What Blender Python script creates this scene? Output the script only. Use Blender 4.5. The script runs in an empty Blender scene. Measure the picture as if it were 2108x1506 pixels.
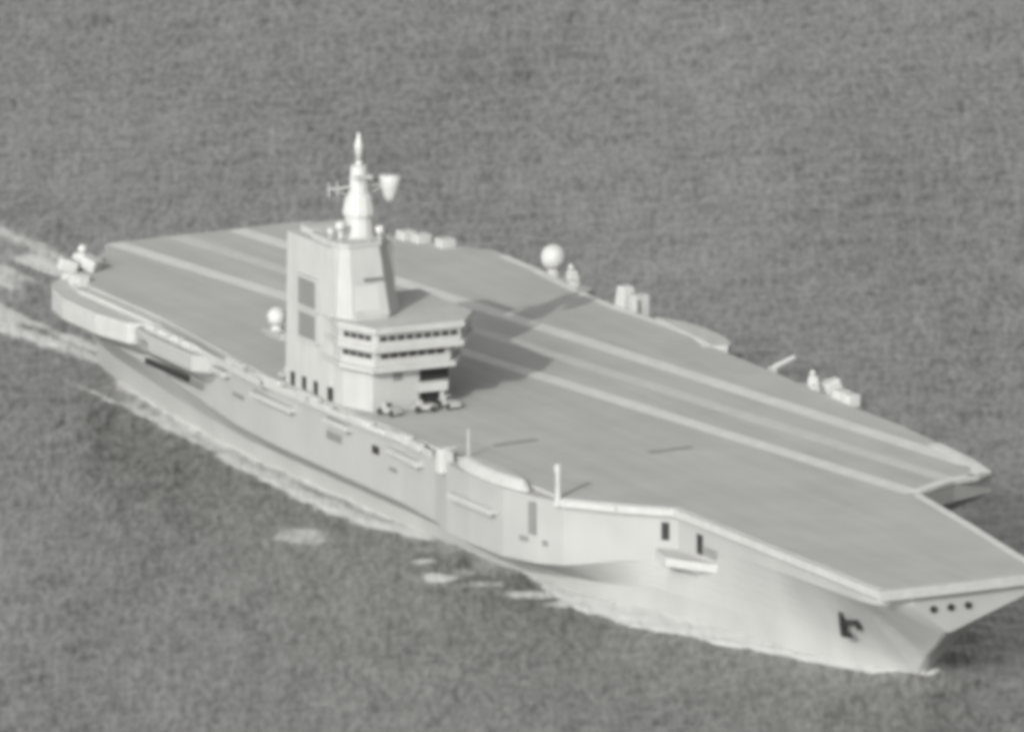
import bpy, bmesh, math, random
import numpy as np
from mathutils import Vector, Matrix

# ------------------------------------------------------------------ camera, sky, sun, exposure
sc = bpy.context.scene
sc.view_settings.view_transform = 'Standard'
sc.view_settings.look = 'None'
sc.view_settings.exposure = 0.38
sc.view_settings.gamma = 1.0
sc.render.resolution_x, sc.render.resolution_y = 1024, 731
sc.render.filter_size = 5.5                 # soft long-range optics
try:
    sc.render.engine = 'CYCLES'
    sc.cycles.pixel_filter_type = 'BLACKMAN_HARRIS'
    sc.cycles.filter_width = 5.5
    sc.cycles.max_bounces = 4
    sc.cycles.use_denoising = True
except Exception:
    pass

AZ, EL, DIST, ROLL = math.radians(27.5), math.radians(12.8), 5000.0, math.radians(-0.1)
target = Vector((20, 0, 10))
d = Vector((math.cos(EL)*math.cos(AZ), -math.cos(EL)*math.sin(AZ), math.sin(EL)))
pos = target + d*DIST
f = -d
r = f.cross(Vector((0, 0, 1))).normalized()
u = r.cross(f)
r2 = r*math.cos(ROLL) + u*math.sin(ROLL)
u2 = u*math.cos(ROLL) - r*math.sin(ROLL)
cd = bpy.data.cameras.new('camera')
cam = bpy.data.objects.new('camera', cd)
sc.collection.objects.link(cam)
M = Matrix((r2, u2, -f)).transposed().to_4x4()
M.translation = pos
cam.matrix_world = M
cd.sensor_width = 36.0
cd.lens = 58000.0/2108*36.0
cd.shift_x = -140.07/2108
cd.shift_y = 227.25/2108
cd.clip_start, cd.clip_end = 10, 200000
sc.camera = cam

SUN_EL = math.radians(25)
SUN_OFF = math.radians(37.5)                   # forward of the starboard beam
sdir = Vector((math.sin(SUN_OFF)*math.cos(SUN_EL), -math.cos(SUN_OFF)*math.cos(SUN_EL), math.sin(SUN_EL)))
wd = bpy.data.worlds.new('World'); sc.world = wd; wd.use_nodes = True
nt = wd.node_tree; nt.nodes.clear()
sky = nt.nodes.new('ShaderNodeTexSky'); sky.sky_type = 'NISHITA'; sky.sun_disc = False
sky.sun_elevation = SUN_EL
sky.sun_rotation = math.atan2(sdir.x, sdir.y)
sky.dust_density = 3.0
bw = nt.nodes.new('ShaderNodeRGBToBW')
bg = nt.nodes.new('ShaderNodeBackground'); bg.inputs['Strength'].default_value = 0.15
wo = nt.nodes.new('ShaderNodeOutputWorld')
nt.links.new(sky.outputs[0], bw.inputs[0]); nt.links.new(bw.outputs[0], bg.inputs[0]); nt.links.new(bg.outputs[0], wo.inputs[0])
ld = bpy.data.lights.new('sun', 'SUN'); ld.energy = 2.0; ld.angle = math.radians(0.5); ld.color = (1, 0.995, 0.96)
sun = bpy.data.objects.new('sun', ld); sc.collection.objects.link(sun)
sun.rotation_euler = sdir.to_track_quat('Z', 'Y').to_euler()
sun.location = (0, 0, 300)

random.seed(4); rng = np.random.default_rng(11)
COL = sc.collection

# ------------------------------------------------------------------ materials
def mat(name, col, rough=0.6, var=0.10, scale=0.12, streak=None, bump=0.0, spec=0.3, sc3=(1, 1, 1)):
    m = bpy.data.materials.new(name); m.use_nodes = True
    n, l = m.node_tree.nodes, m.node_tree.links
    b = n['Principled BSDF']
    b.inputs['Roughness'].default_value = rough
    b.inputs['Specular IOR Level'].default_value = spec
    tc = n.new('ShaderNodeTexCoord')
    mp = n.new('ShaderNodeMapping'); mp.inputs['Scale'].default_value = sc3
    l.new(tc.outputs['Object'], mp.inputs[0])
    t1 = n.new('ShaderNodeTexNoise'); t1.inputs['Scale'].default_value = scale; t1.inputs['Detail'].default_value = 6
    t1.inputs['Roughness'].default_value = 0.65
    l.new(mp.outputs[0], t1.inputs['Vector'])
    mr = n.new('ShaderNodeMapRange'); mr.inputs['From Min'].default_value = 0.25; mr.inputs['From Max'].default_value = 0.75
    mr.inputs['To Min'].default_value = 1-var; mr.inputs['To Max'].default_value = 1+var
    l.new(t1.outputs['Fac'], mr.inputs['Value'])
    val = mr.outputs[0]
    if streak:
        ms = n.new('ShaderNodeMapping'); ms.inputs['Scale'].default_value = streak[1]
        l.new(tc.outputs['Object'], ms.inputs[0])
        t2 = n.new('ShaderNodeTexNoise'); t2.inputs['Scale'].default_value = 1.0; t2.inputs['Detail'].default_value = 4
        l.new(ms.outputs[0], t2.inputs['Vector'])
        m2 = n.new('ShaderNodeMapRange'); m2.inputs['From Min'].default_value = 0.35; m2.inputs['From Max'].default_value = 0.7
        m2.inputs['To Min'].default_value = 1.0; m2.inputs['To Max'].default_value = 1-streak[0]
        l.new(t2.outputs['Fac'], m2.inputs['Value'])
        mu = n.new('ShaderNodeMath'); mu.operation = 'MULTIPLY'
        l.new(val, mu.inputs[0]); l.new(m2.outputs[0], mu.inputs[1]); val = mu.outputs[0]
    vm = n.new('ShaderNodeVectorMath'); vm.operation = 'SCALE'
    vm.inputs[0].default_value = (col, col, col*0.965)
    l.new(val, vm.inputs['Scale']); l.new(vm.outputs[0], b.inputs['Base Color'])
    if bump:
        bp = n.new('ShaderNodeBump'); bp.inputs['Strength'].default_value = bump; bp.inputs['Distance'].default_value = 0.2
        l.new(t1.outputs['Fac'], bp.inputs['Height']); l.new(bp.outputs[0], b.inputs['Normal'])
    return m

HULL = mat('hull_paint', 0.375, 0.6, 0.07, 0.07, (0.07, (0.12, 0.12, 0.06)), bump=0.1)
SUPER = mat('superstructure_paint', 0.45, 0.55, 0.05, 0.25, (0.10, (0.6, 0.6, 0.08)))
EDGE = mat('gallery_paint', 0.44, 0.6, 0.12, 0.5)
DECK = mat('deck_coating', 0.40, 0.85, 0.09, 0.07, (0.10, (0.02, 0.25, 1)))
STRIPE = mat('deck_stripe_paint', 0.56, 0.8, 0.12, 0.35)
WORN = mat('worn_stripe_paint', 0.465, 0.8, 0.12, 0.35)
PLATE = mat('dark_plate', 0.24, 0.7, 0.15, 0.6)
DARK = mat('dark_opening_and_shade', 0.03, 0.7, 0.1, 0.5)  # real openings, and also strips and blocks that stand for shade
GLASS = mat('bridge_glass', 0.05, 0.15, 0.1, 0.5, spec=0.5)
LOUVRE = mat('louvre_metal', 0.20, 0.6, 0.1, 0.5)
WHITE = mat('radome_white', 0.50, 0.45, 0.03, 0.4)
RUBBER = mat('rubber', 0.04, 0.8, 0.1, 1.0)
ANCH = mat('anchor_iron', 0.025, 0.7, 0.15, 0.8)
VEH = mat('vehicle_paint', 0.36, 0.5, 0.08, 0.8)

# ------------------------------------------------------------------ mesh helpers
def link(name, bm, m, parent=None, smooth=False):
    bmesh.ops.recalc_face_normals(bm, faces=bm.faces[:])
    me = bpy.data.meshes.new(name); bm.to_mesh(me); bm.free()
    me.materials.append(m)
    if smooth:
        me.shade_smooth()
    o = bpy.data.objects.new(name, me); COL.objects.link(o)
    if parent: o.parent = parent
    return o

def prism(bm, poly, z0, z1, top=None):
    """closed prism; top = optional polygon of the same length"""
    top = top or poly
    a = [bm.verts.new((x, y, z0)) for x, y in poly]
    b = [bm.verts.new((x, y, z1)) for x, y in top]
    bm.faces.new(list(reversed(a))); bm.faces.new(b)
    n = len(poly)
    for i in range(n):
        j = (i+1) % n
        bm.faces.new((a[i], a[j], b[j], b[i]))
    return bm

def box(bm, x0, x1, y0, y1, z0, z1):
    return prism(bm, [(x0, y0), (x1, y0), (x1, y1), (x0, y1)], z0, z1)

def lathe(bm, cx, cy, prof, n=16):
    rings = []
    for z, rad in prof:
        rings.append([bm.verts.new((cx+rad*math.cos(2*math.pi*i/n), cy+rad*math.sin(2*math.pi*i/n), z)) for i in range(n)])
    for a, b in zip(rings, rings[1:]):
        for i in range(n):
            j = (i+1) % n
            bm.faces.new((a[i], a[j], b[j], b[i]))
    bm.faces.new(list(reversed(rings[0]))); bm.faces.new(rings[-1])
    return bm

def tube(bm, p, q, ra, rb=None, n=8):
    rb = ra if rb is None else rb
    p, q = Vector(p), Vector(q); dd = (q-p).normalized()
    s = dd.orthogonal().normalized(); t = dd.cross(s)
    A = [bm.verts.new(p+(s*math.cos(2*math.pi*i/n)+t*math.sin(2*math.pi*i/n))*ra) for i in range(n)]
    B = [bm.verts.new(q+(s*math.cos(2*math.pi*i/n)+t*math.sin(2*math.pi*i/n))*rb) for i in range(n)]
    for i in range(n):
        j = (i+1) % n
        bm.faces.new((A[i], A[j], B[j], B[i]))
    bm.faces.new(list(reversed(A))); bm.faces.new(B)
    return bm

def ball(bm, c, rad, sz=1.0):
    bmesh.ops.create_uvsphere(bm, u_segments=18, v_segments=12, radius=rad,
                              matrix=Matrix.Translation(c) @ Matrix.Diagonal((1, 1, sz, 1)))
    return bm

def nb(): return bmesh.new()

def bev(o, w=0.15, seg=2):
    md = o.modifiers.new('edge_rounding', 'BEVEL'); md.width = w; md.segments = seg; md.limit_method = 'ANGLE'
    md.angle_limit = math.radians(35)
    return o

def face_panel(bm, a, b, z0, z1, out, depth=0.25):
    """slab on the vertical face from plan point a to b, standing proud of it by `out`"""
    a, b = Vector((a[0], a[1])), Vector((b[0], b[1])); t = (b-a).normalized()
    nrm = Vector((t.y, -t.x))*out
    bk = -nrm.normalized()*depth if nrm.length else Vector((0, 0))
    pts = [a+nrm, b+nrm, b+bk, a+bk]
    return prism(bm, [tuple(p) for p in pts], z0, z1)

# ------------------------------------------------------------------ the ship
DZ = 19.0
ship = bpy.data.objects.new('aircraft_carrier', None); COL.objects.link(ship)
ship['label'] = 'pale grey aircraft carrier under way with angled flight deck and tall starboard island'
ship['category'] = 'aircraft carrier'

SB = [(-156, -6), (-150, -9), (-141, -19), (-134, -22.5), (-124, -25), (-96, -25.3), (-79, -26.7), (-60, -28.7), (-42, -30), (-6, -30.0),
      (10, -29.5), (30, -30.2), (45, -29.5), (58, -29), (69, -28.8), (77.5, -22.3), (85.4, -14.6), (103, -14), (137, -13.3), (155, -13.1), (158.6, -12.8)]
PT = [(-156, 35.5), (-149, 38), (-138, 43), (-126, 47.8), (-117, 54), (-100, 54), (-94, 53.3), (-83, 52.3), (-65, 51.8), (-46, 53.2), (-36, 53.6),
      (-26, 51.3), (-3, 51.3), (27, 50.5), (46, 51), (66, 50), (76, 49.4), (86.0, 47.6), (88.6, 43.5), (89.5, 38), (95, 28.5), (120, 25), (147, 20.9), (158.6, 19.2)]
PT_ = PT
HB = [(-141, -19), (-134, -22.5), (-124, -25), (-96, -25.3), (-79, -26.7), (-60, -28.7), (-42, -30), (-6, -30.2), (10, -30), (24, -31), (32, -32.8), (42, -33.4), (54, -33.0), (63, -31.0), (69, -28.8)]+[q for q in SB if 70 < q[0] < 150]+[(151, -13.1), (154, -12.4), (156.5, -10.5), (158.4, -7.0)]
HP = [q for q in PT_ if q[0] < 150]+[(151, 20.3), (154, 19.6), (156.5, 18.6), (158.4, 16.8)]
def interp(tab, x):
    return float(np.interp(x, [p[0] for p in tab], [p[1] for p in tab]))

# hull: lofted sections
ST = []
B0 = [(-141, 15), (-120, 19), (-90, 22.5), (-60, 24.5), (0, 25), (40, 24.5), (60, 23), (72, 20.5), (85, 17), (100, 14), (115, 11.6), (130, 8.2), (140, 4.8), (145, 2.4), (148, .6), (150, .4), (160, .4)]
Z0 = [(-141, 0), (148, 0), (150.2, 3.8), (153.5, 6.3), (156.5, 8.8), (158.4, 10.2)]
ZWS = [(-141, 12), (-90, 8.5), (-60, 7), (0, 6.5), (20, 6), (60, 6), (70, 7), (84, 10.5), (100, 14.2), (130, 15.0), (158, 15.6)]
ZWP = [(-141, 14), (-110, 12), (-60, 11), (40, 12), (80, 15), (92, 15.5), (100, 15.5), (130, 15.6), (158, 15.8)]
PW = [(-141, 1), (60, 1), (90, 1.3), (110, 1.2), (130, 1.3), (146, 1.2), (153, 1.05), (158, 1.0)]
def section_side(X, side):
    b0, z0, p = interp(B0, X), interp(Z0, X), interp(PW, X)
    e = interp(HB, X) if side < 0 else interp(HP, X)
    zw = interp(ZWS if side < 0 else ZWP, X)
    zk = z0+min(4.5, (zw-z0)*0.45)*float(np.interp(X, [125, 148], [1, 0.03]))
    b1 = b0+0.6 if X < 147 else b0+0.3
    pts = [(side*b0*(0.8 if z0 <= 0 else .3), -5 if z0 <= 0 else z0-0.02), (side*b0, z0)]
    for k in range(0, 7):
        t = k/6
        pts.append((side*(b1+(abs(e)-b1)*t**p), zk+(zw-zk)*t))
    pts.append((e, 18.25))
    return pts
def side_y(X, z, side=-1):
    pts = section_side(X, side)
    return float(np.interp(z, [q[1] for q in pts], [q[0] for q in pts]))
XS = sorted(set([-141, -134, -124, -110, -96, -79, -60, -42, -20, -6, 10, 18, 24, 32, 42, 54, 63, 69, 73, 77.5, 81, 85.4, 89.5, 92, 95, 103, 110, 118, 125, 131, 137, 142, 144.5, 146.5, 148, 149, 150.5, 152, 153.5, 155, 156.5, 158.4]))
bm = nb(); rows = []
for X in XS:
    s = section_side(X, -1); p = section_side(X, 1)
    ring = list(reversed(s)) + p
    rows.append([bm.verts.new((X, y, z)) for y, z in ring])
for A, B in zip(rows, rows[1:]):
    for i in range(len(A)-1):
        bm.faces.new((A[i], A[i+1], B[i+1], B[i]))
    bm.faces.new((A[-1], A[0], B[0], B[-1]))
bm.faces.new(rows[0]); bm.faces.new(list(reversed(rows[-1])))
hull = link('hull', bm, HULL, ship)

# flight deck slab
poly = SB + list(reversed(PT))
bm = nb(); prism(bm, poly, 18.3, DZ)
deck = bev(link('flight_deck', bm, DECK, ship), 0.12, 1)
# stern counter under the round-down
bm = nb()
prism(bm, [(-150, -7), (-141.2, -16), (-141.2, 40), (-150, 35)], 14.0, 18.25, [(-155.5, -5.5), (-141.2, -18), (-141.2, 41), (-155.5, 35)])
link('stern_counter', bm, HULL, ship)
bm = nb(); prism(bm, [(-157.2, -5.6), (-156.02, -6.1), (-156.02, 35.6), (-157.2, 35.2)], 16.6, 18.6, [(-156.6, -5.8), (-156.02, -6.1), (-156.02, 35.6), (-156.6, 35.4)])
link('round_down', bm, EDGE, ship)

# runway stripes
def stripe(name, a, b, w, m, z=DZ+0.05):
    a, b = Vector(a), Vector(b); t = (b-a).normalized(); nn = Vector((-t.y, t.x))*w/2
    bm = nb(); prism(bm, [tuple(a-nn), tuple(b-nn), tuple(b+nn), tuple(a+nn)], DZ+0.005, z)
    return link(name, bm, m, deck)
stripe('runway_edge_line', (-155, -4.6), (93.5, 27.6), 3.4, STRIPE)
stripe('runway_edge_line', (-155, 20.5), (79, 47.0), 3.6, STRIPE)
stripe('runway_centre_line', (-155, 8.2), (86, 37.8), 3.2, WORN)
# front edge band of the angled deck and port bow edge
def edge_band(name, pts, w, m, z=DZ+0.09):
    bm = nb()
    for (a, b) in zip(pts, pts[1:]):
        a, b = Vector(a), Vector(b); t = (b-a).normalized(); nn = Vector((-t.y, t.x))*w
        prism(bm, [tuple(a), tuple(b), tuple(b+nn), tuple(a+nn)], DZ+0.006, z)
    return link(name, bm, m, deck)
edge_band('deck_edge_line', [(94.6, 28.2), (88.8, 37.9), (87.8, 43.6), (83.5, 47)], 2.0, STRIPE)
edge_band('deck_edge_line', [(158.2, 19.0), (147, 20.7), (120, 24.8), (96, 28)], 1.4, STRIPE, DZ+0.07)
edge_band('deck_edge_line', [(85.5, 47.4), (76, 49.2), (62, 50.1)], 2.4, STRIPE, DZ+0.11)
edge_band('deck_edge_line', [(-27, 51.2), (-36, 53.4), (-46, 53.0), (-65, 51.6), (-83, 52.1), (-94, 53.1), (-100, 53.8), (-112, 53.8)], 1.6, STRIPE, DZ+0.07)
# jet blast deflector plates
for (x, y, a) in ((44, 5.5, 0.05), (26, -16, 0.1)):
    bm = nb(); box(bm, -0.9, 0.9, -4.5, 4.5, 0.01, 0.10)
    o = link('blast_deflector_plate', bm, PLATE, deck); o.location = (x, y, DZ); o.rotation_euler.z = a

# bow fascia with recess below
bm = nb()
pts = [(158.65, -14.2), (158.95, -6), (159.05, 2.5), (158.95, 11), (158.7, 19.3)]
for a, b in zip(pts, pts[1:]):
    prism(bm, [(a[0]-.1, a[1]), (a[0]+0.9, a[1]), (b[0]+0.9, b[1]), (b[0]-.1, b[1])], 17.3, DZ+0.12)
link('bow_fascia', bm, EDGE, ship)

# deck edge coaming and catwalks (starboard)
def catwalk(name, pts, w, z, h, m=EDGE):
    bm = nb()
    for a, b in zip(pts, pts[1:]):
        a, b = Vector(a), Vector(b); t = (b-a).normalized(); nn = Vector((t.y, -t.x))
        prism(bm, [tuple(a+nn*0.05), tuple(b+nn*0.05), tuple(b+nn*w), tuple(a+nn*w)], z-0.25, z)
        prism(bm, [tuple(a+nn*(w-0.2)), tuple(b+nn*(w-0.2)), tuple(b+nn*w), tuple(a+nn*w)], z+0.003, z+h)
    return link(name, bm, m, ship)
catwalk('catwalk', [(-134, -22.5), (-124, -25), (-96, -25.3), (-79, -26.7), (-60, -28.7), (-42, -30)], 2.2, 17.6, 1.1)
catwalk('catwalk', [(-42, -30), (-6, -30), (10, -29.5), (24, -30)], 1.6, 17.7, 1.0)
catwalk('catwalk', [(69, -28.8), (77.5, -22.3), (85.4, -14.6)], 1.2, 17.9, 1.0)
catwalk('catwalk', [(85.4, -14.6), (103, -14), (137, -13.3), (155, -13.1), (158.5, -12.9)], 1.3, 17.9, 1.15)

def sponson(name, poly, z0, z1, inset=1.5, cen=None, m=HULL):
    cx = sum(p[0] for p in poly)/len(poly); cy = cen if cen is not None else max(p[1] for p in poly)
    low = [(cx+(x-cx)*0.86, cy+(y-cy)*(0.45)) for x, y in poly]
    zm = z0+(z1-z0)*0.45
    bm = nb()
    a = [bm.verts.new((x, y, z0)) for x, y in low]; b = [bm.verts.new((x, y, zm)) for x, y in poly]; c = [bm.verts.new((x, y, z1)) for x, y in poly]
    n = len(poly)
    bm.faces.new(list(reversed(a))); bm.faces.new(c)
    for i in range(n):
        j = (i+1) % n
        bm.faces.new((a[i], a[j], b[j], b[i])); bm.faces.new((b[i], b[j], c[j], c[i]))
    return bev(link(name, bm, m, ship), 0.25, 2)

def arc(cx, cy, rx, ry, a0, a1, n):
    return [(cx+rx*math.cos(math.radians(a0+(a1-a0)*i/n)), cy+ry*math.sin(math.radians(a0+(a1-a0)*i/n))) for i in range(n+1)]

# starboard sponsons
bm = nb(); prism(bm, arc(46, -30.6, 13.5, 2.9, 0, 360, 20)[:-1], 18.27, 20.2, arc(46, -30.4, 11.0, 1.5, 0, 360, 20)[:-1])
bev(link('gallery_hood', bm, EDGE, ship), 0.5, 3)
sq = sponson('stern_sponson', [(-141, -18.5), (-138.5, -24), (-135, -27.5), (-130, -30), (-122, -31.8), (-108, -32.2), (-98, -30.5), (-94, -25), (-130, -22)], 11.0, 17.9, cen=-22, m=EDGE)  # lighter colour paints in the sunlight this aft-facing wall lacks
sponson('quarter_sponson', [(-98, -25), (-96, -30.2), (-88, -31.4), (-70, -31.8), (-66, -28), (-66, -26), (-98, -24)], 12.2, 17.6, cen=-26)
# bow gun shelf
bm = nb(); prism(bm, [(84, -18.6), (90, -19.6), (95.5, -16.8), (102.5, -12.4), (102, -10), (84, -11)], 10.0, 11.6)
shelf = bev(link('bow_shelf', bm, EDGE, ship), 0.15, 2)
bm = nb(); prism(bm, [(86, -14.2), (94, -13.4), (94, -10.8), (86, -11)], 6.6, 9.98, [(85, -17.8), (93, -17), (99, -12.2), (85, -11)])
link('shelf_bracket', bm, HULL, shelf)

# gun mount, missile launcher : base, turret, barrels
def gun(x, y, z, ang, s=1.0):
    bm = nb(); lathe(bm, 0, 0, [(0, 1.7*s), (1.0*s, 1.6*s), (1.3*s, 1.3*s)], 16)
    base = link('gun_mount', bm, EDGE, ship); base.location = (x, y, z); base.rotation_euler.z = ang
    bm = nb(); prism(bm, [(-1.7*s, -1.3*s), (1.3*s, -1.3*s), (1.3*s, 1.3*s), (-1.7*s, 1.3*s)], 1.31*s, 3.6*s, [(-1.4*s, -1.0*s), (0.7*s, -1.0*s), (0.7*s, 1.0*s), (-1.4*s, 1.0*s)])
    t = bev(link('gun_turret', bm, EDGE, base), 0.45*s, 3)
    bm = nb(); tube(bm, (0.5*s, 0, 2.3*s), (3.6*s, 0, 2.9*s), 0.28*s, 0.22*s)
    link('gun_barrel', bm, LOUVRE, base)
    bm = nb(); ball(bm, (-0.5*s, 0.2*s, 4.1*s), 0.65*s)
    link('tracking_dome', bm, WHITE, base, True)
    return base
def launcher(x, y, z, ang, s=1.0):
    bm = nb(); lathe(bm, 0, 0, [(0, 1.1*s), (1.4*s, 0.9*s)], 12)
    base = link('launcher_mount', bm, EDGE, ship); base.location = (x, y, z); base.rotation_euler.z = ang
    bm = nb(); box(bm, -1.6*s, 1.6*s, -1.5*s, 1.5*s, -1.1*s, 1.1*s)
    o = bev(link('launcher_box', bm, EDGE, base), 0.4*s, 3); o.location = (0, 0, 2.4*s); o.rotation_euler.y = -0.35
    return base
gun(-139.0, -19.8, 17.4, -2.4, 1.3)
launcher(-137.6, -23.0, 17.4, -1.9, 1.15)
launcher(-136.0, -19.0, 17.9, -2.6, 1.05)
bm = nb(); box(bm, -131.5, -127.5, -25.8, -23.4, 17.9, 20.2); bev(link('ready_locker', bm, WHITE, ship), .2)
bm = nb(); face_panel(bm, (-88, -31.9), (-70.5, -32.1), 12.6, 13.7, 0.25); link('shadow_panel', bm, DARK, ship)  # dark strip painted as the shade under the quarter sponson
bm = nb(); face_panel(bm, (-91.5, -31.4), (-88, -31.6), 14.8, 16.4, 0.25); link('shadow_panel', bm, PLATE, ship)  # smaller dark patch painted further aft on the sponson side
# quarter sponson deck gear: long pale canister row
for i in range(4):
    bm = nb(); tube(bm, (-1.6, 0, 0.75), (1.6, 0, 0.75), 0.75, n=12)
    o = link('liferaft_canister', bm, WHITE, ship); o.location = (-90+i*5.2, -29.6-0.2*i, 17.6)
for i in range(16):
    X_ = -58+i*5.1+random.uniform(-1.2, 1.2); L_ = random.uniform(1.2, 2.6); h_ = random.uniform(0.9, 1.9)
    yo = interp(HB, X_)-0.2
    bm = nb(); box(bm, -L_, L_, -0.75, 0.75, 0, h_); o = bev(link('edge_locker', bm, random.choice((WHITE, EDGE, EDGE)), ship), 0.25); o.location = (X_, yo-0.6, 17.72)
    o.rotation_euler.z = math.atan2(interp(HB, X_+2)-interp(HB, X_-2), 4)
for (X_, z_, w_) in ((-66, 15.2, 10), (-40, 14.6, 16), (-14, 15.6, 9), (12, 14.8, 13), (44, 13.2, 16)):
    yo = interp(HB, X_); a_ = math.atan2(interp(HB, X_+3)-interp(HB, X_-3), 6)
    bm = nb(); prism(bm, [(-w_/2, -1.5), (w_/2, -1.5), (w_/2, 0.3), (-w_/2, 0.3)], -0.3, 0.9, [(-w_/2, -1.7), (w_/2, -1.7), (w_/2, 0.3), (-w_/2, 0.3)])
    o = bev(link('side_gallery', bm, EDGE, hull), .2); o.location = (X_, yo, z_); o.rotation_euler.z = a_
# crane house and post on the starboard edge
bm = nb(); prism(bm, [(29, -33.6), (31.6, -33.6), (31.6, -30.9), (29, -30.9)], 16.2, 20.6, [(29.2, -33.4), (31.4, -33.4), (31.4, -31.1), (29.2, -31.1)])
ck = bev(link('crane_house', bm, WHITE, ship), 0.2)
bm = nb(); tube(bm, (30.3, -32.3, 20.4), (34.5, -32.3, 21.6), 0.35, 0.2); link('crane_jib', bm, EDGE, ck)
bm = nb(); lathe(bm, 68.2, -29.4, [(17.6, 0.95), (18.6, 0.7), (19.6, 0.55), (23.6, 0.5), (23.65, 0.75), (24.8, 0.75), (25.1, 0.4)], 12)
link('antenna_post', bm, EDGE, ship)
bm = nb(); lathe(bm, 32.5, -28.7, [(19.0, 0.25), (24.2, 0.16)], 8); link('whip_antenna', bm, EDGE, ship)

# port side fittings
bm = nb(); prism(bm, [(-104, 53), (-101, 57), (-84, 57), (-80, 52), (-104, 50)], 14.5, 18.0)
ps = bev(link('port_sponson', bm, HULL, ship), 0.2)
bm = nb(); lathe(bm, 0, 0, [(0, 1.3), (1.6, 1.0), (1.7, 1.5)], 14); rb = link('radome_pedestal', bm, EDGE, ship); rb.location = (-96.5, 55.3, 18.0)
bm = nb(); ball(bm, (0, 0, 3.6), 2.35); link('radome', bm, WHITE, rb, True)
gun(-88, 55, 17.9, 1.3, 0.85)
bm = nb(); prism(bm, [(-70, 51), (-68, 55), (-55, 55.4), (-52, 51.5)], 14.5, 17.9); bev(link('port_sponson', bm, HULL, ship), 0.2)
bm = nb(); prism(bm, [(-66.5, 51.9), (-63.0, 51.9), (-63.0, 55), (-66.5, 55)], 17.9, 22.6, [(-66, 52.3), (-63.4, 52.3), (-63.4, 54.6), (-66, 54.6)])
bev(link('director_house', bm, WHITE, ship), 0.25)
bm = nb(); box(bm, -61.2, -58.6, 52.2, 55.2, 17.9, 22.0); cab = bev(link('equipment_cabinet', bm, EDGE, ship), 0.2)
bm = nb(); box(bm, -58.58, -58.5, 52.6, 53.4, 18.4, 21.2); link('cabinet_door', bm, LOUVRE, cab)
# rounded lip sponson
bm = nb(); prism(bm, [(-52, 53)]+arc(-38, 53.2, 13, 3.4, 150, -15, 9)+[(-26, 51)], 15.5, 19.35); link('lip_sponson', bev(bm) if False else bm, EDGE, ship)
# tilted antenna, port
bm = nb(); box(bm, -1.0, 1.0, -0.4, 0.4, 0, 1.0); an = link('antenna_base', bm, EDGE, ship); an.location = (-5.5, 52.2, 18.3)
bm = nb(); tube(bm, (0, 0, 0.9), (0.5, 4.2, 2.6), 0.5, 0.42); link('tilting_antenna', bm, EDGE, an)
bm = nb(); prism(bm, [(2, 51), (4, 54), (26, 53.2), (28, 50.5)], 14.8, 18.3); bev(link('port_sponson', bm, HULL, ship), 0.2)
gun(11, 52, 18.3, 1.0, 0.8); launcher(17.5, 52, 18.3, 1.4, 0.95)
for i in range(2):
    bm = nb(); box(bm, -1.5, 1.5, -1.2, 1.2, 0, 2.2); o = bev(link('ready_locker', bm, WHITE, ship), 0.2); o.location = (21.2+i*3.6, 51.9, 18.3)
for (x, y) in ((-133.5, 44.2), (-130.0, 45.4), (-124.2, 47.4)):
    bm = nb(); box(bm, -1.5, 1.5, -1.5, 1.5, 0, 1.7); o = bev(link('ready_locker', bm, EDGE, ship), 0.2); o.location = (x, y, 18.9)
catwalk('catwalk', [(-36, 55.8), (-46, 55.4)], 1.0, 17.8, 1.2)

bm = nb(); prism(bm, [(61.5, -31.9), (63.0, -31.4), (63.0, -30.8), (61.5, -31.2)], 11.5, 17.2); link('hull_fold_strip', bm, LOUVRE, hull)  # dark strip added for the fold line in the hull side
# hull openings
def side_panel(name, X, z, w, h, m=DARK, proud=0.12, shear=0.0):
    y0, y1 = side_y(X-w/2, z), side_y(X+w/2, z)
    bm = nb(); prism(bm, [(X-w/2, y0-proud), (X+w/2, y1-proud), (X+w/2, y1+.3), (X-w/2, y0+.3)], z-h/2, z+h/2)
    return link(name, bm, m, hull)
side_panel('boat_bay', -16.8, 13.0, 6.0, 1.5, LOUVRE)
side_panel('boat_bay', -0.6, 13.9, 2.6, 1.5)
side_panel('hull_vent', 6.0, 11.6, 3.0, .8, LOUVRE)
side_panel('hull_vent', -57, 12.4, 5.0, .8, LOUVRE)
side_panel('boat_bay', 83.7, 14.7, 1.0, 3.2)
side_panel('hull_vent', 83.6, 10.9, 2.0, 1.2, LOUVRE)
side_panel('boat_bay', 93.0, 14.0, 2.0, 3.6)
side_panel('boat_bay', 96.6, 13.1, 5.0, 1.7, PLATE)
side_panel('hull_vent', 62.0, 10.2, 7.0, 1.0, LOUVRE)
# bow hawse holes
for (y, dz) in ((-1.5, 14.6), (1.9, 14.3), (5.3, 14.4)):
    Xb = 155.4 if abs(y-1.7) > 1 else 156.3
    bm = nb(); lathe(bm, 0, 0, [(-0.3, 0.62), (0.5, 0.62)], 12)
    o = link('hawse_hole', bm, DARK, hull); o.rotation_euler = (0, math.radians(90), 0); o.location = (158.3, y-1.7, 14.6)

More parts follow.
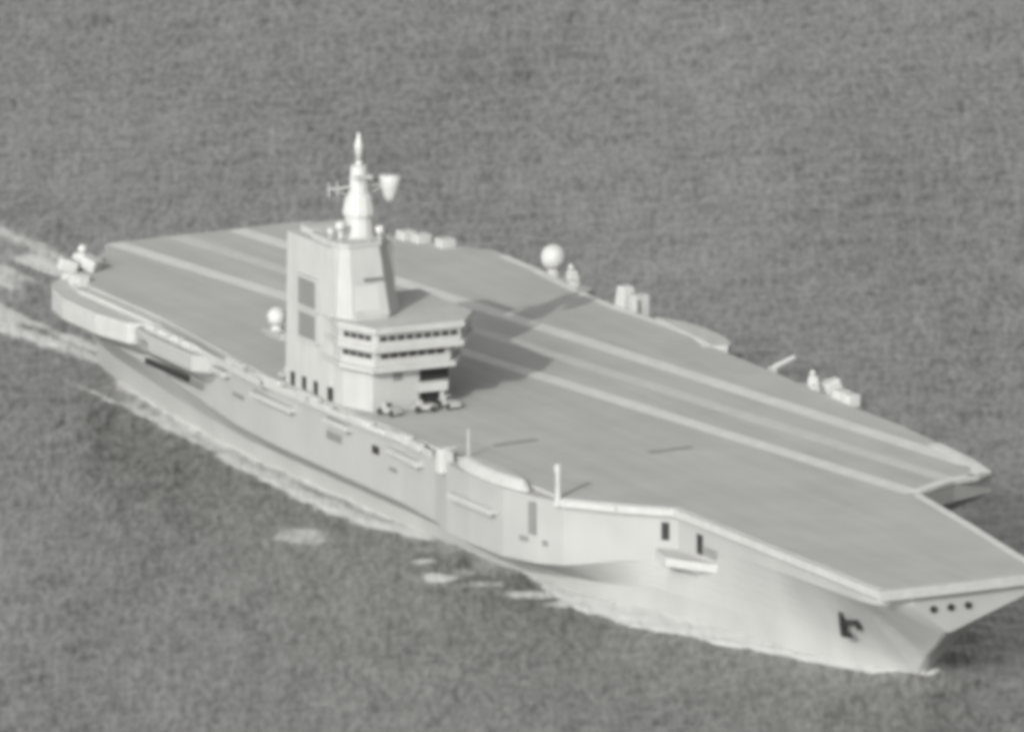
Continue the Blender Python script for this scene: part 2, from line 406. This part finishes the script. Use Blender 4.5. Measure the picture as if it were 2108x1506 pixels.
# anchor on the starboard bow
ax_, az_ = 139.4, 9.0
ay_ = side_y(ax_, az_)
an = bpy.data.objects.new('anchor', None); COL.objects.link(an); an.parent = hull
an.location = (ax_, ay_-0.45, az_)
an.rotation_euler = (0, math.radians(80), math.atan2(side_y(ax_+2, az_)-side_y(ax_-2, az_), 4)); an.scale = (1.0,)*3
bm = nb(); prism(bm, [(-.45, -.35), (.45, -.35), (.45, .35), (-.45, .35)], -1.6, 2.3); link('anchor_shank', bm, ANCH, an)
bm = nb()
for s in (-1, 1):
    prism(bm, [(0, -.5), (s*2.3, -.4), (s*2.3, .2), (0, .5)], -2.2, -1.2, [(0, -.5), (s*2.6, -.4), (s*2.6, .2), (0, .5)])
    prism(bm, [(s*1.3, -.4), (s*2.6, -.4), (s*2.6, .2), (s*1.3, .2)], -1.19, 0.7, [(s*2.2, -.3), (s*2.6, -.3), (s*2.6, .1), (s*2.2, .1)])
link('anchor_fluke', bm, ANCH, an)
bm = nb(); prism(bm, [(-1.3, -.2), (1.3, -.2), (1.3, .6), (-1.3, .6)], 2.31, 3.1); link('anchor_housing', bm, ANCH, an)

# ------------------------------------------------------------------ island
base_p = [(-37, -29.3), (-15, -29.3), (-8.2, -27), (-8.2, -17.5), (-13.5, -13), (-37, -12)]
bm = nb(); prism(bm, base_p, DZ-0.2, 27.0)
ib = bev(link('island_base', bm, SUPER, ship), 0.15)
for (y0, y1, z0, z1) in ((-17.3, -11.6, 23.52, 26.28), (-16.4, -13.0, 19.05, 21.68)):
    bm = nb(); prism(bm, [(-8.35, y0), (-8.35, y1), (-14, y1), (-14, y0+1.5)], z0, z1); link('bay_shade_block', bm, DARK, ib)  # solid dark blocks painted in as the deep shade under the overhang
bm = nb(); box(bm, -8.25, -8.05, -22.8, -21.0, 24.2, 25.6) ; link('vent', bm, LOUVRE, ib)
for X in (-34, -29.5, -25, -19.5):
    bm = nb(); box(bm, X-0.7, X+0.7, -29.78, -29.4, 19.1, 21.5); link('door', bm, DARK, ib)
# platform slab, pillar and small house front-port of the base
bm = nb(); prism(bm, [(-7.2, -19), (-6.6, -12.6), (-10, -10.6), (-16, -11.5), (-14, -13.2), (-8.4, -17.7)], 21.7, 23.5)
pf = bev(link('side_platform', bm, SUPER, ship), 0.12)
bm = nb(); tube(bm, (-7.7, -13.2, 19), (-7.7, -13.2, 21.69), 0.5); link('pillar', bm, SUPER, pf)

b2 = [(-20, -29.2), (-14.5, -30), (-6.8, -27.2), (-6.0, -12.4), (-13, -7.5), (-34, -7.5), (-34, -27)]
bm = nb(); prism(bm, b2, 27.02, 30.6)
br2 = bev(link('lower_bridge', bm, SUPER, ship), 0.12)
b1 = [(-20, -29.3), (-14, -30.6), (-5.6, -27.4), (-4.4, -11.2), (-12.5, -5), (-33, -5), (-33, -27)]
bm = nb(); prism(bm, b1, 30.62, 33.9)
br1 = bev(link('upper_bridge', bm, SUPER, ship), 0.12)
def grow(p, k):
    cx = sum(q[0] for q in p)/len(p); cy = sum(q[1] for q in p)/len(p)
    return [(x+math.copysign(k, x-cx), y+math.copysign(k, y-cy)) for x, y in p]
bm = nb(); prism(bm, grow(b2, .7), 26.3, 27.3); bev(link('ledge', bm, SUPER, br2), 0.1)
bm = nb(); prism(bm, grow(b1, .45), 30.2, 31.3); bev(link('ledge', bm, SUPER, br1), 0.1)
bm = nb(); prism(bm, grow(b1, .55), 33.6, 34.2); rf = bev(link('bridge_roof', bm, SUPER, ship), 0.1)
gp = grow(b1, .5)
bm = nb()
for a, b in zip(gp[1:4], gp[2:5]):
    face_panel(bm, a, b, 34.203, 34.8, 0.02, 0.2)
link('roof_bulwark', bm, SUPER, rf)
# window panes, shared mesh
pane_me = {}
def panes(edges, zc, h, w, gap, parent, skip=()):
    key = (h, w)
    if key not in pane_me:
        bm = nb(); box(bm, -w/2, w/2, -0.12, 0.06, -h/2, h/2)
        me = bpy.data.meshes.new('window_pane'); bmesh.ops.recalc_face_normals(bm, faces=bm.faces[:]); bm.to_mesh(me); bm.free(); me.materials.append(GLASS)
        pane_me[key] = me
    for a, b in edges:
        a, b = Vector(a), Vector(b); t = (b-a).normalized(); L = (b-a).length
        n = int((L-0.8)//(w+gap)); off = (L-(n*(w+gap)-gap))/2+w/2
        for i in range(n):
            c = a+t*(off+i*(w+gap))
            o = bpy.data.objects.new('window_pane', pane_me[key]); COL.objects.link(o); o.parent = parent
            o.location = (c.x+t.y*0.03, c.y-t.x*0.03, zc); o.rotation_euler.z = math.atan2(t.y, t.x)
panes(list(zip(b1[1:4], b1[2:5])), 32.7, 0.95, 1.35, 0.35, br1)
panes(list(zip(b2[1:4], b2[2:5])), 29.2, 0.85, 1.5, 0.3, br2)
# exhaust block
ex = [(-37.2, -29.6), (-19, -29.6), (-19, -16), (-37.2, -16)]
bm = nb(); prism(bm, ex, DZ-.1, 46.6, [(-37.0, -29.2), (-20, -29.2), (-20, -16.5), (-37.0, -16.5)])
eb = bev(link('exhaust_block', bm, SUPER, ship), 0.15)
for (z0, z1) in ((28.9, 33.5), (34.7, 39.7)):
    bm = nb(); box(bm, -31, -24, -30.0, -29.2, z0, z1); lp = link('louvre_panel', bm, LOUVRE, eb)
    bm = nb()
    for q in ((-31.5, -31), (-24, -23.5)): box(bm, q[0], q[1], -30.25, -29.2, z0-.5, z1+.5)
    for q in ((z0-.5, z0-.01), (z1+.01, z1+.5)): box(bm, -30.99, -24.01, -30.23, -29.2, q[0], q[1])
    link('louvre_frame', bm, SUPER, eb)
    me0 = None
    for k in range(6):
        if me0 is None:
            bm = nb(); prism(bm, [(-30.9, -30.12), (-24.1, -30.12), (-24.1, -29.99), (-30.9, -29.99)], -0.12, 0.12)
            o = link('louvre_slat', bm, PLATE, eb); me0 = o.data
        else:
            o = bpy.data.objects.new('louvre_slat', me0); COL.objects.link(o); o.parent = eb
        o.location.z = z0+(k+0.6)*(z1-z0)/6
bm = nb(); box(bm, -36, -32, -27, -19, 46.61, 47.6); bev(link('exhaust_cap', bm, SUPER, eb), .15)
bm = nb(); box(bm, -29, -25, -27, -19, 46.61, 47.3); bev(link('exhaust_cap', bm, PLATE, eb), .15)
bm = nb(); prism(bm, [(-48.5, -21), (-37.3, -21), (-37.3, -8), (-48.5, -9)], DZ-.1, 45.0, [(-47.5, -21), (-37.3, -21), (-37.3, -9.5), (-47.5, -10.5)])
bev(link('aft_shadow_block', bm, SUPER, ship), 0.15)  # block added behind the exhaust to widen the island's deck shadow
# aft dome on bracket
bm = nb(); prism(bm, [(-43.5, -30.5), (-37.2, -30.2), (-37.2, -24), (-42, -25)], 26.6, 27.6, [(-44, -31), (-37.2, -30.6), (-37.2, -24), (-42.5, -25)]); pl = link('aft_platform', bm, SUPER, ship)
bm = nb(); lathe(bm, -41.5, -29, [(27.6, 1.2), (28.6, 0.9)], 12); link('dome_pedestal', bm, SUPER, pl)
bm = nb(); ball(bm, (-41.5, -29, 30.0), 1.8); link('radome', bm, WHITE, pl, True)

# radar tower
tb = [(-33, -29.0), (-18, -29.0), (-14.8, -27.6), (-14.6, -20), (-19.5, -15.5), (-33, -15.5)]
tt = [(-29, -28.2), (-18.6, -28.2), (-16.9, -27), (-16.7, -21.2), (-19.6, -18.6), (-29, -18.6)]
bm = nb(); prism(bm, tb, 34.21, 47.5, tt)
tw = bev(link('radar_tower', bm, SUPER, ship), 0.2)
bm = nb(); box(bm, -14.96, -14.3, -27.2, -20.6, 34.22, 35.0); link('tower_step', bm, EDGE, tw)
bm = nb(); prism(bm, [(-16.3, -24.8), (-15.3, -24.8), (-15.3, -20.9), (-16.3, -20.9)], 41.0, 41.5); link('tower_ledge', bm, LOUVRE, tw)
# radar array face, set just proud of the sloping front
def tower_front(y, z):
    t = (z-34.2)/13.3
    return -14.7+(-16.8+14.7)*t
bm = nb()
q = [(-26.6, 35.8), (-21.8, 35.8), (-22.0, 40.2), (-26.4, 40.2)]
A = [bm.verts.new((tower_front(y, z)+0.10, y, z)) for y, z in q]; B = [bm.verts.new((tower_front(y, z)-0.3, y, z)) for y, z in q]
bm.faces.new(A); bm.faces.new(list(reversed(B)))
for i in range(4): bm.faces.new((A[i], B[i], B[(i+1) % 4], A[(i+1) % 4]))
link('radar_array', bm, WHITE, tw)
bm = nb(); prism(bm, grow(tt, .35), 47.1, 47.8); link('tower_roof', bm, SUPER, tw)
bm = nb()
for a, b in zip(tt, tt[1:]+tt[:1]):
    tube(bm, (a[0], a[1], 48.7), (b[0], b[1], 48.7), .07, n=5)
    for k in range(3):
        c = Vector(a).lerp(Vector(b), k/3); tube(bm, (c.x, c.y, 47.8), (c.x, c.y, 48.7), .06, n=5)
link('roof_railing', bm, SUPER, tw)
for (x, y, z, rr) in ((-20, -27.2, 50.5, .95), (-22.5, -27.8, 49.1, .7), (-18.6, -20, 49.4, .85)):
    bm = nb(); lathe(bm, x, y, [(47.7, .45), (z-rr*.8, .35)], 10); ball(bm, (x, y, z), rr); link('small_dome', bm, WHITE, tw, True)

# mast
MX, MY = -22.2, -22.3
bm = nb(); lathe(bm, MX, MY, [(47.45, 2.95), (51.65, 2.42), (51.7, 2.95), (52.45, 3.01), (54.85, 2.48), (55.85, 1.83), (57.45, 1.71), (60.65, 1.47), (60.7, 0.65), (61.65, 0.59)], 12)
mast = link('mast', bm, WHITE, ship)
bm = nb(); lathe(bm, MX, MY, [(61.65, .55), (64, .85), (64.25, .85), (65.05, .6), (66.65, .22)], 12); link('mast_top_antenna', bm, WHITE, mast, True)
bm = nb(); tube(bm, (MX, MY-6.2, 56.85), (MX, MY+7.0, 56.85), .28, n=8)
tube(bm, (MX, MY-5.5, 56.85), (MX, MY-1.2, 55.05), .16, n=6); tube(bm, (MX, MY+6.0, 56.85), (MX, MY+1.2, 55.05), .16, n=6)
link('yardarm', bm, SUPER, mast)
bm = nb(); lathe(bm, MX, MY+6.2, [(53.45, .7), (54.45, 1.2), (56.05, 1.7), (57.65, 2.1), (58.25, 1.9)], 14); link('tacan_drum', bm, WHITE, mast, True)
for dy in (-6, -4.3):
    bm = nb(); tube(bm, (MX, MY+dy, 55.65), (MX, MY+dy, 58.25), .18, .1, 6); link('aerial', bm, SUPER, mast)
bm = nb(); box(bm, MX+1.2, MX+2.2, MY-1.6, MY+1.6, 58.45, 59.15); link('radar_bar', bm, SUPER, mast)

# ------------------------------------------------------------------ deck vehicles by the island
wheel_bm = nb(); bmesh.ops.create_cone(wheel_bm, cap_ends=True, segments=14, radius1=.62, radius2=.62, depth=.5, matrix=Matrix.Rotation(math.pi/2, 4, 'X'))
wheel_me = bpy.data.meshes.new('wheel'); wheel_bm.to_mesh(wheel_me); wheel_bm.free(); wheel_me.materials.append(RUBBER)
def tractor(x, y, ang, label, dark=False):
    e = bpy.data.objects.new('tow_tractor', None); COL.objects.link(e); e.location = (x, y, DZ); e.rotation_euler.z = ang
    e['label'] = label; e['category'] = 'tow tractor'; e['group'] = 'deck vehicles by the island'
    m = VEH
    bm = nb(); prism(bm, [(-2.3, -1.15), (2.3, -1.15), (2.3, 1.15), (-2.3, 1.15)], .45, 1.35, [(-2.2, -1.05), (1.9, -1.05), (1.9, 1.05), (-2.2, 1.05)])
    bev(link('body', bm, m, e), .12)
    bm = nb(); prism(bm, [(-1.6, -.8), (-.2, -.8), (-.2, .8), (-1.6, .8)], 1.36, 2.1, [(-1.5, -.7), (-.5, -.7), (-.5, .7), (-1.5, .7)]); cb = bev(link('cab', bm, m, e), .1)
    bm = nb(); box(bm, -.32, -.2, -.6, .6, 1.5, 2.0); link('windscreen', bm, GLASS, e)
    bm = nb(); box(bm, -1.1, 1.1, -.9, .9, .2, .44); link('underbody', bm, RUBBER, e)
    for sx in (-1.4, 1.4):
        for sy in (-1.1, 1.1):
            w = bpy.data.objects.new('wheel', wheel_me); COL.objects.link(w); w.parent = e; w.location = (sx, sy, .62)
tractor(-38.8, -27.4, 1.5, 'small pale tow tractor parked behind the aft corner of the island')
tractor(-4.6, -25.2, 0.35, 'pale tow tractor parked nearest the starboard deck edge before the island front')
tractor(-4.2, -18.6, 1.3, 'pale tow tractor standing in the middle of the island front')
tractor(-4.8, -13.2, 0.1, 'pale tow tractor parked below the dark bay at the island port corner')

# ------------------------------------------------------------------ sea
fx, fy = -math.cos(AZ), math.sin(AZ)          # ground direction away from the viewer
rx, ry = math.sin(AZ), math.cos(AZ)
def axis(lo, hi, step, far):
    a = list(np.arange(lo, hi, step)); s = step*2; v = a[-1]
    while v < far: v += s; s *= 1.6; a.append(v)
    s = step*2; v = a[0]; pre = []
    while v > -far: v -= s; s *= 1.6; pre.append(v)
    return np.array(pre[::-1]+a)
RA = axis(-150, 150, 0.85, 40000); FA = axis(-270, 560, 1.0, 40000)
Rg, Fg = np.meshgrid(RA, FA, indexing='ij')
X = Fg*fx+Rg*rx; Y = Fg*fy+Rg*ry
Zs = np.zeros_like(X)
near = np.exp(-(np.maximum(0, np.abs(Rg)-140)/60)**2-(np.maximum(0, np.abs(Fg-145)-400)/80)**2)
for i in range(70):
    lam = 4.0*(6.5**rng.random()); k = 2*math.pi/lam
    th = math.radians(200)+rng.normal(0, 0.75)
    amp = 0.0055*lam**0.95
    ph = rng.random()*6.283
    Zs += amp*np.sin(k*(X*math.cos(th)+Y*math.sin(th))+ph)*0.42
def smooth(a, b, v):
    t = np.clip((v-a)/(b-a), 0, 1); return t*t*(3-2*t)
def vnoise(x, y, seed):
    r_ = np.random.default_rng(seed); T = r_.random((256, 256))
    xi = np.floor(x).astype(int); yi = np.floor(y).astype(int); tx = x-xi; ty = y-yi
    tx = tx*tx*(3-2*tx); ty = ty*ty*(3-2*ty)
    g = lambda a, b: T[a % 256, b % 256]
    return (g(xi, yi)*(1-tx)+g(xi+1, yi)*tx)*(1-ty)+(g(xi, yi+1)*(1-tx)+g(xi+1, yi+1)*tx)*ty
n1 = vnoise(X/9, Y/5, 1); n2 = vnoise(X/3.5, Y/2.2, 2); n3 = vnoise(X/24, Y/3.2, 3)
foam = np.zeros_like(X)
hb = np.interp(X, [p[0] for p in B0], [p[1] for p in B0])
sY = -Y                                            # starboard distance
# bow wave strip
outer = np.interp(X, [30, 38, 54, 62, 75, 87, 105, 119, 141, 147, 149], [20, 22.5, 25.5, 27.2, 28.0, 27.4, 20.5, 14.6, 8.2, 2.0, 0])
outer = outer+(n2-.5)*2.2
s1 = smooth(0.8, -0.6, sY-outer)*smooth(30, 46, X)*smooth(151, 149, X)*(sY > -2)
foam = np.maximum(foam, s1*(0.72+0.35*n2))
outp = hb+3+(n2-.5)*2
foam = np.maximum(foam, smooth(1, -1, -sY-outp)*smooth(20, 60, X)*smooth(151, 148, X)*(Y > 0)*0.9)
# mixed grey water X 40..5
s2 = smooth(52, 36, X)*smooth(2, 14, X)*smooth(34, 22, sY+6*(n1-.5))*(sY > 0)
foam = np.maximum(foam, s2*(0.12+0.5*n3))
# shoulder wave
cen = np.interp(X, [-140, -120, -83, -45, -17, -2, 6, 16], [26, 26.0, 27.0, 30.0, 30.5, 29.5, 27.5, 25.5])
wid = np.interp(X, [-140, -90, -50, -20, 0, 12], [1.0, 1.1, 1.5, 2.6, 3.0, 1.6])
st = np.interp(X, [-150, -125, -60, -35, -15, 8, 18], [0, .5, .7, .95, 1.0, 1.0, 0])
s3 = np.exp(-((sY-cen-(n2-.5)*1.5)/wid)**2)*st
foam = np.maximum(foam, s3)
s3b = smooth(2.5, 0, sY-hb)*smooth(-140, -120, X)*smooth(20, 0, X)*(sY > 0)
foam = np.maximum(foam, s3b*(0.55+0.45*n1))
foam = np.maximum(foam, smooth(cen*0+1, 0, (sY-cen))*smooth(hb-1, hb+1, sY)*smooth(-140, -110, X)*smooth(16, 0, X)*(0.25+0.4*n3))
# stern wake
back = -138-X
wl = 15+np.clip(back, 0, 400)*0.10; wr = 15+np.clip(back, 0, 400)*0.075
ins = smooth(2.5, -2.0, sY-wl+(n1-.5)*5)*smooth(2.5, -2.0, -sY-wr+(n1-.5)*5)*smooth(-3, 5, back)
wk = ins*(0.10+0.75*smooth(.35, .8, n3*.7+n1*.3))
edge = np.exp(-((sY-wl+3)/3.0)**2)+0.75*np.exp(-((-sY-wr+3)/3.2)**2)
wk = np.maximum(wk, edge*smooth(-3, 6, back)*(0.75+.3*n2))
foam = np.maximum(foam, wk*np.exp(-np.clip(back, 0, 1000)/500))
# loose patches
for (cx, cy, ra, rb_, s) in ((0.5, -45.2, 5.6, 5.2, .47), (41.2, -39, 3.2, 2.2, .85), (29, -35.8, 2.8, 1.8, .6), (49, -33.5, 5.0, 2.0, .40), (60, -30.5, 6, 2.2, .5), (70, -27.5, 6, 2.4, .6), (40, -29, 8, 3.0, .34), (22, -27, 8, 3.0, .30), (-8, -50.5, 4, 2.0, .2)):
    dd = np.sqrt(((Rg-(cx*rx+cy*ry))/ra)**2+((Fg-(cx*fx+cy*fy))/(rb_*1.5))**2)+(n2-.5)*.5
    foam = np.maximum(foam, smooth(1.35, .45, dd)*s)
foam = np.clip(foam, 0, 1)
Zs = Zs*near*(1-0.45*np.clip(foam, 0, 1))+0.35*foam*(0.4+n2)
# trough just outside the bow wave, raised crest at the stem
Zs += 0.9*np.exp(-((X-146)/6)**2-((np.abs(Y)-3)/3.5)**2)
nr, nf = X.shape
vid = np.arange(nr*nf).reshape(nr, nf)
quads = np.stack([vid[:-1, :-1], vid[1:, :-1], vid[1:, 1:], vid[:-1, 1:]], -1).reshape(-1, 4)
ff = foam.ravel()[quads].max(1)
V = np.stack([X.ravel(), Y.ravel(), Zs.ravel()], 1)

def sea_material():
    m = bpy.data.materials.new('sea_water'); m.use_nodes = True
    n, l = m.node_tree.nodes, m.node_tree.links
    b = n['Principled BSDF']
    at = n.new('ShaderNodeAttribute'); at.attribute_name = 'foam'
    tc = n.new('ShaderNodeTexCoord')
    m0 = n.new('ShaderNodeMapping'); m0.inputs['Rotation'].default_value = (0, 0, AZ)
    mp = n.new('ShaderNodeMapping'); mp.inputs['Scale'].default_value = (0.21, 1.0, 1.0)
    l.new(tc.outputs['Object'], m0.inputs[0]); l.new(m0.outputs[0], mp.inputs[0])
    def noise(scale, det, rough=.6):
        t = n.new('ShaderNodeTexNoise'); t.inputs['Scale'].default_value = scale; t.inputs['Detail'].default_value = det; t.inputs['Roughness'].default_value = rough
        l.new(mp.outputs[0], t.inputs['Vector']); return t.outputs['Fac']
    def math_(op, a, bb):
        x = n.new('ShaderNodeMath'); x.operation = op
        for i, q in enumerate((a, bb)):
            if isinstance(q, (int, float)): x.inputs[i].default_value = q
            else: l.new(q, x.inputs[i])
        return x.outputs[0]
    fine = noise(0.85, 3, .55); mid = noise(0.3, 3, .55); big = noise(0.02, 3, .5)
    h = math_('ADD', math_('MULTIPLY', fine, 0.55), math_('MULTIPLY', mid, 1.3))
    bp = n.new('ShaderNodeBump'); bp.inputs['Strength'].default_value = 1.0; bp.inputs['Distance'].default_value = 0.5
    l.new(h, bp.inputs['Height']); l.new(bp.outputs[0], b.inputs['Normal'])
    # foam factor broken up by noise
    fr = noise(0.6, 5, .65)
    v = math_('ADD', at.outputs['Fac'], math_('MULTIPLY', math_('SUBTRACT', fr, 0.5), 0.8))
    mr = n.new('ShaderNodeMapRange'); mr.interpolation_type = 'SMOOTHSTEP'
    mr.inputs['From Min'].default_value = 0.08; mr.inputs['From Max'].default_value = 0.70
    l.new(v, mr.inputs['Value'])
    gate = n.new('ShaderNodeMapRange'); gate.inputs['From Min'].default_value = 0.02; gate.inputs['From Max'].default_value = 0.15
    l.new(at.outputs['Fac'], gate.inputs['Value'])
    fac = math_('MULTIPLY', mr.outputs[0], gate.outputs[0])
    wv = n.new('ShaderNodeMapRange'); wv.inputs['To Min'].default_value = 0.85; wv.inputs['To Max'].default_value = 1.15
    wv.inputs['From Min'].default_value = 0.3; wv.inputs['From Max'].default_value = 0.7
    fl = noise(0.85, 2, .55); fl2 = noise(0.2, 2, .5)
    mixv = math_('ADD', math_('MULTIPLY', big, 0.25), math_('ADD', math_('MULTIPLY', fl, 0.55), math_('MULTIPLY', fl2, 0.22)))
    wv.inputs['To Min'].default_value = 0.15; wv.inputs['To Max'].default_value = 1.85; wv.clamp = True
    l.new(mixv, wv.inputs['Value'])
    sc_ = n.new('ShaderNodeVectorMath'); sc_.operation = 'SCALE'; sc_.inputs[0].default_value = (0.153, 0.153, 0.147); l.new(wv.outputs[0], sc_.inputs['Scale'])
    mx = n.new('ShaderNodeMix'); mx.data_type = 'RGBA'
    l.new(fac, mx.inputs['Factor']); l.new(sc_.outputs[0], mx.inputs['A']); mx.inputs['B'].default_value = (0.55, 0.55, 0.535, 1)
    l.new(mx.outputs['Result'], b.inputs['Base Color'])
    ro = n.new('ShaderNodeMapRange'); ro.inputs['To Min'].default_value = 0.36; ro.inputs['To Max'].default_value = 0.85
    l.new(fac, ro.inputs['Value']); l.new(ro.outputs[0], b.inputs['Roughness'])
    b.inputs['IOR'].default_value = 1.33
    b.inputs['Specular IOR Level'].default_value = 0.75
    return m
SEA = sea_material()
def sea_part(name, q, lift, kind):
    used = np.unique(q); remap = np.full(len(V), -1); remap[used] = np.arange(len(used))
    co = V[used].copy(); co[:, 2] += lift
    me = bpy.data.meshes.new(name); me.vertices.add(len(co)); me.vertices.foreach_set('co', co.astype(np.float32).ravel())
    me.loops.add(q.size); me.loops.foreach_set('vertex_index', remap[q].astype(np.int32).ravel())
    me.polygons.add(len(q)); me.polygons.foreach_set('loop_start', np.arange(0, q.size, 4, dtype=np.int32))
    me.polygons.foreach_set('loop_total', np.full(len(q), 4, np.int32))
    a = me.attributes.new('foam', 'FLOAT', 'POINT'); a.data.foreach_set('value', foam.ravel()[used].astype(np.float32))
    me.update(calc_edges=True); me.validate(); me.shade_smooth(); me.materials.append(SEA)
    o = bpy.data.objects.new(name, me); COL.objects.link(o); o['kind'] = kind
    return o
sea = sea_part('sea', quads[ff < 0.16], 0.0, 'structure')
fo = sea_part('wake_foam', quads[ff >= 0.16], 0.0, 'stuff')
fo['label'] = 'white foam of bow wave and wake around the carrier hull'
fo['category'] = 'foam'
